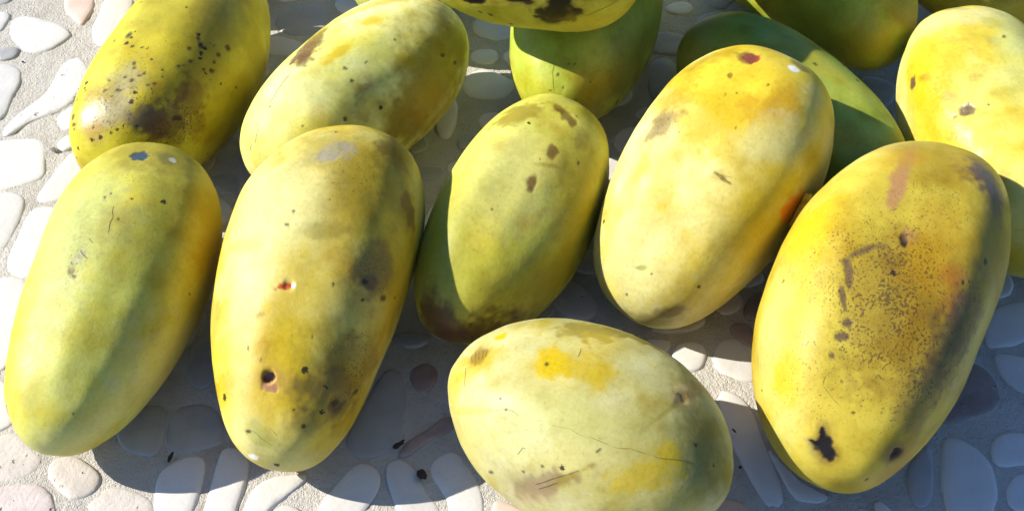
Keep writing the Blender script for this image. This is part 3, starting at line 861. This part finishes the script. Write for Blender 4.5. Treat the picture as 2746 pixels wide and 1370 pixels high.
def plain(name, colour, rough=.6, spread=.25, scale=6.0):
    t = NT(name); v = t.coords(100, True); n = t.noise(v, scale, 4)
    c = t.mix(t.ramp(n, .3, .7), tuple(k * (1 - spread) for k in colour), tuple(min(1, k * (1 + spread)) for k in colour))
    t.set(Base_Color=c, Roughness=rough, Normal=t.bump(n, .5, .0004)); return t.m

def pebble_material(name, a, b, vein, pits=0.0, rough=.42):
    t = NT(name); v = t.coords(100, False)
    rnd = t.node('ShaderNodeObjectInfo').outputs['Random']
    n = t.noise(v, .9, 5, .6); f = t.noise(v, 7.0, 5, .65)
    c = t.mix(t.ramp(n, .35, .65), a, b)
    c = t.mix(t.math('MULTIPLY', t.ramp(f, .55, .75), .35), c, vein)
    c = t.mix(t.math('MULTIPLY', t.math('POWER', rnd, 2.0), .55), c, vein)
    h = t.math('ADD', t.math('MULTIPLY', f, .3), n)
    if pits:
        wob = t.node('ShaderNodeVectorMath', operation='MULTIPLY_ADD'); t.l.new(t.noise(v, 5.0, 3, .6, 1), wob.inputs[0])
        wob.inputs[1].default_value = (.22,) * 3; t.l.new(v, wob.inputs[2])
        vo = t.node('ShaderNodeTexVoronoi', i_Vector=wob.outputs[0], i_Scale=3.6)
        s = t.node('ShaderNodeSeparateColor', i_0=vo.outputs['Color'])
        p = t.math('MULTIPLY', t.math('LESS_THAN', s.outputs[0], pits),
                   t.math('MULTIPLY', t.math('SUBTRACT', t.math('MULTIPLY', t.math('POWER', s.outputs[1], 2.0), .42), vo.outputs['Distance']), 8.0, True))
        c = t.mix(t.math('MULTIPLY', p, .40), c, tuple(k * .6 for k in vein))
        h = t.math('SUBTRACT', h, t.math('MULTIPLY', p, 1.6))
    t.set(Base_Color=c, Roughness=rough, Normal=t.bump(h, .8, .0007 if pits else .00035), Specular_IOR_Level=.4)
    return t.m

def grout_material():
    t = NT('grout'); v = t.coords(100)
    n = t.noise(v, .5, 4); f = t.noise(v, 6.5, 4, .75); g = t.noise(v, 19.0, 2, .7)
    c = t.mix(t.ramp(n, .3, .7), (.57, .53, .455), (.65, .615, .54))
    c = t.mix(t.math('MULTIPLY', t.ramp(f, .45, .25), .6), c, (.37, .33, .27))
    c = t.mix(t.math('MULTIPLY', t.ramp(g, .58, .75), .5), c, (.66, .64, .61))
    st = t.noise(v, .28, 5, .65)
    c = t.mix(t.math('MULTIPLY', t.ramp(st, .52, .70), .40), c, (.36, .30, .22))      # old stains and trodden-in dirt
    h = t.math('ADD', f, t.math('MULTIPLY', g, .45))
    t.set(Base_Color=c, Roughness=.9, Normal=t.bump(h, 1.0, .0016), Specular_IOR_Level=.25)
    return t.m

SKIN = skin_material()
PEB = dict(white=pebble_material('white_pebble', (.645, .62, .56), (.60, .58, .535), (.48, .455, .41)),
           grey=pebble_material('grey_pebble', (.33, .33, .31), (.40, .39, .36), (.34, .33, .31)),
           blush=pebble_material('blush_pebble', (.63, .57, .52), (.65, .61, .57), (.62, .50, .43)),
           pink=pebble_material('pink_pebble', (.60, .46, .37), (.63, .52, .44), (.55, .36, .24)),
           red=pebble_material('red_pebble', (.30, .22, .19), (.38, .29, .25), (.22, .15, .13)),
           pitted_white=pebble_material('pitted_white_pebble', (.65, .63, .59), (.60, .58, .54), (.52, .49, .44), .35, .6),
           pitted_tan=pebble_material('pitted_tan_pebble', (.57, .53, .48), (.51, .46, .41), (.46, .40, .33), .6, .65),
           pitted_pink=pebble_material('pitted_pink_pebble', (.58, .51, .47), (.52, .44, .40), (.45, .32, .27), .55, .65),
           pitted_brown=pebble_material('pitted_brown_pebble', (.36, .30, .26), (.28, .22, .19), (.20, .15, .13), .6, .7))
GROUT = grout_material()

# ------------------------------------------------------------------ the tabletop: grout sheet with pebbles set into it
rng = random.Random(11)
def grid_sheet(x0, x1, y0, y1, step, drop=0.0):
    nx, ny = int((x1 - x0) / step) + 1, int((y1 - y0) / step) + 1
    X, Y = np.meshgrid(np.linspace(x0, x1, nx), np.linspace(y0, y1, ny))
    P = np.stack([X.ravel(), Y.ravel(), np.zeros(X.size)], 1)
    P[:, 2] = .030 * fbm(P, .6, 5, 2) + .026 * vnoise(P, 2.6, 9) + .020 * vnoise(P, 5.6, 10)
    e = np.minimum.reduce([X.ravel() - x0, x1 - X.ravel(), Y.ravel() - y0, y1 - Y.ravel()])
    P[:, 2] = np.where(e < 1e-6, -.4, P[:, 2])
    k = np.arange(nx * ny).reshape(ny, nx)
    F = np.stack([k[:-1, :-1], k[:-1, 1:], k[1:, 1:], k[1:, :-1]], -1).reshape(-1, 4)
    return P * CM, F
V, Fq = grid_sheet(-34, 38, -22, 34, .14)
table = mesh_obj('tabletop', V, Fq.tolist(), GROUT)
table['kind'] = 'structure'; table['label'] = 'pebble mosaic tabletop set in pale grout'

def smooth_outline(pts, n=30):
    p = np.array(pts, float)
    if ((p[:, 0] * np.roll(p[:, 1], -1)) - (np.roll(p[:, 0], -1) * p[:, 1])).sum() < 0: p = p[::-1]
    for _ in range(2):
        q = np.roll(p, -1, 0); p = np.stack([.75 * p + .25 * q, .25 * p + .75 * q], 1).reshape(-1, 2)
    d = np.r_[0, np.cumsum(np.linalg.norm(np.roll(p, -1, 0) - p, axis=1))]; pp = np.vstack([p, p[:1]])
    s = np.linspace(0, d[-1], n, endpoint=False)
    o = np.stack([np.interp(s, d, pp[:, 0]), np.interp(s, d, pp[:, 1])], 1); c = o.mean(0); q = np.c_[o, np.zeros(n)]
    return c + (o - c) * (1 + .05 * vnoise(q, .9, 21) + .035 * vnoise(q, 2.4, 22))[:, None]

def pebble_geometry(out, height, seed):
    """domed, worn-flat pebble: (scale, z) rings around the outline's centre"""
    c = out.mean(0); n = len(out); r = abs(((out[:, 0] * np.roll(out[:, 1], -1)) - (np.roll(out[:, 0], -1) * out[:, 1])).sum()) / np.linalg.norm(np.roll(out, -1, 0) - out, axis=1).sum()
    V = []
    for s, z in ((0, -.22), (.035, .25), (.10, .62), (.20, .85), (.40, .97), (.70, 1.0)):
        k = (out - c) * (1 - s) + c if s > .3 else out - (out - c) / (np.linalg.norm(out - c, axis=1, keepdims=True) + 1e-6) * s * r * .9
        w = .028 * vnoise(np.c_[k, np.zeros(n)], .7, seed) + .012 * vnoise(np.c_[k, np.zeros(n)], 2.2, seed + 1) if s else 0
        V.append(np.c_[k, np.full(n, z * height) + (w if s else 0)])
    V.append(np.array([[c[0], c[1], height]]))
    V = np.vstack(V); F = []
    for a in range(5):
        for i in range(n):
            j = (i + 1) % n; F.append((a * n + i, a * n + j, (a + 1) * n + j, (a + 1) * n + i))
    F += [(5 * n + i, 5 * n + (i + 1) % n, 6 * n) for i in range(n)]
    return V, F, c

OCC_X, OCC_Y, OCC_S = -34, -22, .12
occ = np.zeros((int(56 / OCC_S), int(72 / OCC_S)), bool)
def cells(out, grow):
    c = out.mean(0); o = (out - c) + (out - c) / (np.linalg.norm(out - c, axis=1, keepdims=True) + 1e-6) * grow + c
    i0, j0 = np.floor((o.min(0) - (OCC_X, OCC_Y)) / OCC_S).astype(int); i1, j1 = np.ceil((o.max(0) - (OCC_X, OCC_Y)) / OCC_S).astype(int)
    i0, j0 = max(i0, 0), max(j0, 0); i1, j1 = min(i1, occ.shape[1] - 1), min(j1, occ.shape[0] - 1)
    X, Y = np.meshgrid(np.arange(i0, i1 + 1) * OCC_S + OCC_X, np.arange(j0, j1 + 1) * OCC_S + OCC_Y)
    ins = np.zeros(X.shape, bool); a = o; b = np.roll(o, -1, 0)
    for p, q in zip(a, b):
        if p[1] != q[1]:
            ins ^= ((p[1] > Y) != (q[1] > Y)) & (X < (q[0] - p[0]) * (Y - p[1]) / (q[1] - p[1]) + p[0])
    return slice(j0, j1 + 1), slice(i0, i1 + 1), ins

def in_view(c):                       # the part of the table the photograph takes in, with a small margin
    x, y = c; return -13.2 < y < 21.5 and abs(x) < 17.2 + (y + 10) * .33 + 1.2
loose_V, loose_F, loose_n = [], [], 0
def lay_pebble(kind, out, k):
    global loose_n
    V, F, c = pebble_geometry(out, rng.uniform(.055, .10), k)
    if in_view(c):
        o = mesh_obj('pebble', (V - [c[0], c[1], 0]) * CM, F, PEB[kind], table)
        o.location = (c[0] * CM, c[1] * CM, 0)
    else:
        loose_V.append(V); loose_F.extend([tuple(i + loose_n for i in f) for f in F]); loose_n += len(V)
count = 0
for kind, pts in PEBBLES:
    out = smooth_outline(pts); lay_pebble(kind, out, count); count += 1
    a, b, ins = cells(out, .04); occ[a, b] |= ins
for size, tries in ((1.15, 1800), (.95, 3000), (.74, 3200), (.55, 2200)):
    for _ in range(tries):
        cx, cy = rng.uniform(-32, 36), rng.uniform(-20, 32)
        if occ[int((cy - OCC_Y) / OCC_S), int((cx - OCC_X) / OCC_S)]: continue
        m = rng.randint(6, 8); el = rng.uniform(.68, 1.0); th = rng.uniform(0, math.pi); s = size * rng.uniform(.85, 1.2)
        pts = []
        for i in range(m):
            g = 2 * math.pi * (i + rng.uniform(-.22, .22)) / m; r = s * rng.uniform(.86, 1.14)
            x, y = r * math.cos(g), r * math.sin(g) * el
            pts.append((cx + x * math.cos(th) - y * math.sin(th), cy + x * math.sin(th) + y * math.cos(th)))
        out = smooth_outline(pts, 22)
        a, b, ins = cells(out, .07)
        if (occ[a, b] & ins).any(): continue
        occ[a, b] |= ins
        kind = rng.choices(['white', 'blush', 'grey', 'pitted_tan', 'pink', 'red', 'pitted_white'], [46, 14, 20, 9, 5, 2, 5])[0]
        lay_pebble(kind, out, count); count += 1
rest = mesh_obj('pebble_ground', np.vstack(loose_V) * CM, loose_F, PEB['white'], table)
rest['kind'] = 'stuff'

# ------------------------------------------------------------------ the fruits
def fruit_surface(form, eta, phi):
    L, R, k1, sq, k2, b, s3, flat = form[3:]
    ca = np.cos(eta); sa = np.abs(np.sin(eta))
    rad = R * sa ** (1 - sq) * (1 + k1 * ca + k2 * np.cos(2 * eta) + s3 * ca ** 3)
    rad = rad * (np.abs(np.cos(phi)) ** 2.4 + np.abs(np.sin(phi)) ** 2.4) ** (-1 / 2.4)      # slightly flat-sided cross-section
    return np.stack([L * ca, rad * np.cos(phi) + b * L * (ca ** 2 - .35), rad * flat * np.sin(phi)], -1)

def surface_frame(form, e, p):
    e = min(max(e, .02), math.pi - .02)
    E = np.array([e, e + .01, e - .01, e, e]); Ph = np.array([p, p, p, p + .01, p - .01])
    P = fruit_surface(form, E, Ph)
    a = P[1] - P[2]; c = P[3] - P[4]; a /= np.linalg.norm(a); n = np.cross(c, a); n /= np.linalg.norm(n)
    if n @ (P[0] * [.3, 1, 1]) < 0: n = -n
    return P[0], a, np.cross(n, a), n

_cube = {}
def cube_sphere(n):
    if n in _cube: return _cube[n]
    t = np.tan(np.linspace(-1, 1, n + 1) * math.pi / 4)
    ids = {}; V = []; F = []
    g = [[(i, j) for j in range(n + 1)] for i in range(n + 1)]
    for ax in range(3):
        for s in (-1, 1):
            idx = np.zeros((n + 1, n + 1), int)
            for i in range(n + 1):
                for j in range(n + 1):
                    key = [0, 0, 0]; key[ax] = n if s > 0 else 0; key[(ax + 1) % 3] = i; key[(ax + 2) % 3] = j; key = tuple(key)
                    if key not in ids:
                        ids[key] = len(V); w = [0, 0, 0]; w[ax] = s; w[(ax + 1) % 3] = t[i]; w[(ax + 2) % 3] = t[j]; V.append(w)
                    idx[i, j] = ids[key]
            q = np.stack([idx[:-1, :-1], idx[1:, :-1], idx[1:, 1:], idx[:-1, 1:]], -1).reshape(-1, 4)
            F.append(q if s > 0 else q[:, ::-1])
    V = np.array(V); V /= np.linalg.norm(V, axis=1, keepdims=True)
    _cube[n] = (V, np.vstack(F)); return _cube[n]

def seg_dist(P, line):
    d = np.full(len(P), 1e9)
    for a, b in zip(line[:-1], line[1:]):
        ab = b - a; t = np.clip(((P - a) @ ab) / (ab @ ab + 1e-9), 0, 1)
        d = np.minimum(d, np.linalg.norm(P - a - t[:, None] * ab, axis=1))
    return d

def relief(spec, P, seed):
    """how far the skin stands in or out of the smooth form"""
    h = .085 * vnoise(P, .40, seed) + .030 * vnoise(P * [.6, 1, 1], 1.0, seed + 3) + .010 * vnoise(P, 2.4, seed + 5)
    L, R = spec['form'][3:5]; phi = np.arctan2(P[:, 2], P[:, 1]) + .25 * P[:, 0] / L * math.sin(seed); side = np.clip(1 - (P[:, 0] / L) ** 2, 0, 1)
    h = h + side * (.050 * np.cos(5 * phi + seed) + .014 * np.cos(10 * phi + 2 * seed) + .040 * np.cos(3 * phi + 2.3 * seed))      # soft lengthwise ridges and facets
    for line, w, dp in spec['groove']:
        pts = [surface_frame(spec['form'], *q)[0] for q in line]
        h = h - dp * np.exp(-(seg_dist(P, pts) / w) ** 2)
    for e, p, r, dp in spec['dent']:
        c = surface_frame(spec['form'], e, p)[0]; d = np.linalg.norm(P - c, axis=1) / r
        d = d + .18 * vnoise(P, 5, seed)
        h = h - dp / (1 + np.exp((d - .9) / .10))
    return h

def make_fruit(label, spec, seed):
    form = spec['form']; D, F = cube_sphere(spec['n'])
    eta = np.arccos(np.clip(D[:, 0], -1, 1)); phi = np.arctan2(D[:, 2], D[:, 1])
    P = fruit_surface(form, eta, phi)
    me = bpy.data.meshes.new('pawpaw'); me.from_pydata((P * CM).tolist(), [], F.tolist()); me.update()
    N = np.empty(len(P) * 3); me.vertex_normals.foreach_get('vector', N); N = N.reshape(-1, 3)
    P2 = P + N * relief(spec, P, seed)[:, None]
    me.vertices.foreach_set('co', (P2 * CM).ravel())
    # rind colour
    a, b = (np.array(k) for k in spec['skin'])
    m = np.clip(.45 + 1.15 * fbm(P, spec['freq'] * 1.25, seed + 20, 4), 0, 1)[:, None]; m = m * m * (3 - 2 * m)
    skin = a * (1 - m) + b * m
    streak = fbm(P * [.35, 1, 1], 1.3, seed + 31, 3)[:, None]
    skin = skin * (1 + .08 * streak)
    cloud = fbm(P, 1.2, seed + 60, 4)[:, None]
    skin = skin * (1 + np.clip(cloud, -.2, .9) * [.14, .17, .5]); skin = np.where(cloud < -.25, skin * (1 + (cloud + .25) * [.25, .35, .8]), skin)
    w1 = fbm(P, 1.6, seed + 40, 2); w2 = fbm(P, 5.0, seed + 50, 2); w3 = vnoise(P, 9.0, seed + 55)
    wet = np.zeros(len(P)); sink = np.zeros(len(P))
    def mask(e, p, ru, rv, ang, crisp):
        c, e1, e2, n = surface_frame(form, e, p); d = P - c
        u = math.cos(ang) * e1 + math.sin(ang) * e2; v = np.cross(n, u)
        small = min(1.0, max(ru, rv) / .6)
        q = np.sqrt((d @ u / ru) ** 2 + (d @ v / rv) ** 2 + (np.minimum(d @ n, 0) / (max(ru, rv) * 1.2)) ** 2)
        q = q + small * (.34 * w1 + (.14 + .30 * crisp) * w2) * np.clip(q, .3, 1.2) + (1 - small) * crisp * .45 * w3 * np.clip(q, .3, 1.2)
        s = .24 * (1 - crisp) + .05 * crisp
        return np.where(N @ n > -.1, 1 / (1 + np.exp(np.clip((q - 1) / s, -30, 30))), 0)
    for e, p, ru, rv, ang, c, st, crisp in spec['blotch']:         # browned halo round each scar
        if c in ('BK', 'RD') and max(ru, rv) < .7:
            hk = .45 * mask(e, p, ru * 1.3 + .06, rv * 1.3 + .06, ang, .3)
            skin = skin * (1 - hk[:, None]) + np.array(COL['BR']) * hk[:, None]
    for e, p, ru, rv, ang, c, st, crisp in spec['blotch']:
        k = mask(e, p, ru, rv, ang, crisp); k = k * st
        if crisp >= .8 and c not in ('WH', 'BY'): sink = np.maximum(sink, k * min(.03, .12 * min(ru, rv)))
        if c == 'gloss': wet = np.maximum(wet, k); continue
        skin = skin * (1 - k[:, None]) + np.array(COL[c]) * k[:, None]
        if c in ('OR', 'RD'): wet = np.maximum(wet, k)
    for e, p, ru, rv, ang in spec['dot']:
        k = .85 * mask(e, p, max(ru * .85, .04), max(rv * .85, .04), ang, .7)
        skin = skin * (1 - k[:, None]) + np.array((.025, .013, .009)) * k[:, None]
    P2 = P2 - N * sink[:, None]; me.vertices.foreach_set('co', (P2 * CM).ravel())
    fine = np.zeros(len(P)); big = np.zeros(len(P))
    for e, p, ru, rv, ang, de, ty in spec['speckle']:
        k = de * mask(e, p, ru, rv, ang, 0) * np.clip(.92 + .45 * w1, .3, 1.3)
        if ty == 0: fine = np.maximum(fine, k)
        else: big = np.maximum(big, k)
    for name, arr in (('skin', np.c_[np.clip(skin, .001, .9), np.ones(len(P))]), ('marks', np.c_[fine, big, wet, np.ones(len(P))])):
        at = me.attributes.new(name, 'FLOAT_COLOR', 'POINT'); at.data.foreach_set('color', arr.astype(np.float32).ravel())
    me.polygons.foreach_set('use_smooth', [True] * len(me.polygons)); me.materials.append(SKIN); me.update()
    o = bpy.data.objects.new('pawpaw', me); col.objects.link(o)
    tilt = spec['tilt']; zmin = (P2[:, 0] * math.sin(tilt) + P2[:, 2] * math.cos(tilt)).min()
    o.rotation_euler = (0, -tilt, form[2]); o.location = (form[0] * CM, form[1] * CM, (spec['base'] - zmin) * CM)
    o['label'] = label; o['category'] = 'pawpaw'; o['group'] = 'ripe pawpaws on the table'
    # scratches: thin raised ribbons of corky tissue
    for line, w, c in spec['scratch']:
        q = np.array(line); t = np.linspace(0, len(q) - 1, 5 * (len(q) - 1) + 1); k = np.arange(len(q))
        E, Ph = np.interp(t, k, q[:, 0]), np.interp(t, k, q[:, 1])
        fr = [surface_frame(form, e, p) for e, p in zip(E, Ph)]
        pts = np.array([f[0] for f in fr]); nr = np.array([f[3] for f in fr])
        pts = pts + nr * relief(spec, pts, seed)[:, None]
        tang = np.gradient(pts, axis=0); side = np.cross(nr, tang); side /= np.linalg.norm(side, axis=1, keepdims=True) + 1e-9
        m = len(pts); ww = w * .5 * np.interp(np.linspace(0, 1, m), [0, .25, .7, 1], [.25, 1, .8, .2]) * (1 + .5 * vnoise(pts, 9, seed))
        wob = side * (.03 * vnoise(pts, 4, seed + 9))[:, None]
        A = pts + wob - side * ww[:, None] - nr * .02; B = pts + wob + nr * .014; C_ = pts + wob + side * ww[:, None] - nr * .02
        V = np.vstack([A, B, C_]); F2 = []
        for i in range(m - 1): F2 += [(i, i + 1, m + i + 1, m + i), (m + i, m + i + 1, 2 * m + i + 1, 2 * m + i)]
        s = mesh_obj('scratch', V * CM, F2, scratch_mat(c), o)
    for line in spec['flap']:            # a curl of torn skin standing off the flesh
        fr = [surface_frame(form, e, p) for e, p in line]; V = []; m = len(fr)
        for i, f in enumerate(fr):
            g = math.sin(math.pi * (i + .6) / (m + .2)); ed = np.array((0, 0, 1.0))
            for off, out in ((0, .0), (.06, .14), (.10 + .16 * g, .20 + .16 * g), (.06 + .16 * g, .23 + .18 * g), (.0, .20), (-.06, -.05)): V.append(f[0] + ed * off + f[3] * out)
        F2 = [(i * 6 + a, i * 6 + (a + 1) % 6, (i + 1) * 6 + (a + 1) % 6, (i + 1) * 6 + a) for i in range(m - 1) for a in range(6)] + [tuple(range(6)), tuple(range(6 * m - 1, 6 * m - 7, -1))]
        mesh_obj('torn_skin', np.array(V) * CM, F2, TORN, o)
    return o
TORN = plain('torn_rind', (.72, .52, .03), .5)
_sm = {}
def scratch_mat(c):
    if c not in _sm: _sm[c] = plain('scar_' + c.lower(), tuple(k * .8 + .02 for k in COL[c]), .7)
    return _sm[c]

fruits = {}
for i, (label, spec) in enumerate(FRUIT.items()):
    fruits[label] = make_fruit(label, spec, 3 + 7 * i)

# ------------------------------------------------------------------ crumbs on the table
CRUMB = plain('dark_plant_bit', (.022, .018, .014), .8, .4, 20)
PIT_GRIT = plain('grit', (.20, .17, .14), .9, .4, 20)  # colour of the lump added in place of the grout pit
for k, (label, x, y, ln, wd, rot) in enumerate(CRUMBS):
    bm = bmesh.new(); bmesh.ops.create_icosphere(bm, subdivisions=3, radius=1)
    co = np.array([v.co[:] for v in bm.verts]); r = 1 + .35 * vnoise(co, 1.3, k + 3) + .2 * vnoise(co, 3, k + 8)
    for v, c, s in zip(bm.verts, co, r): v.co = Vector((c[0] * s * ln / 2, c[1] * s * wd / 2, c[2] * s * min(wd, ln) * .3)) * CM
    me = bpy.data.meshes.new('crumb'); bm.to_mesh(me); bm.free()
    me.materials.append(PIT_GRIT if 'grit' in label else CRUMB)
    o = bpy.data.objects.new('crumb', me); col.objects.link(o)
    o.location = (x * CM, y * CM, .24 * CM if 'grout' not in label else .08 * CM); o.rotation_euler = (0, 0, -math.radians(rot))
    o['label'] = label; o['category'] = 'crumb'; o['group'] = 'crumbs on the table'
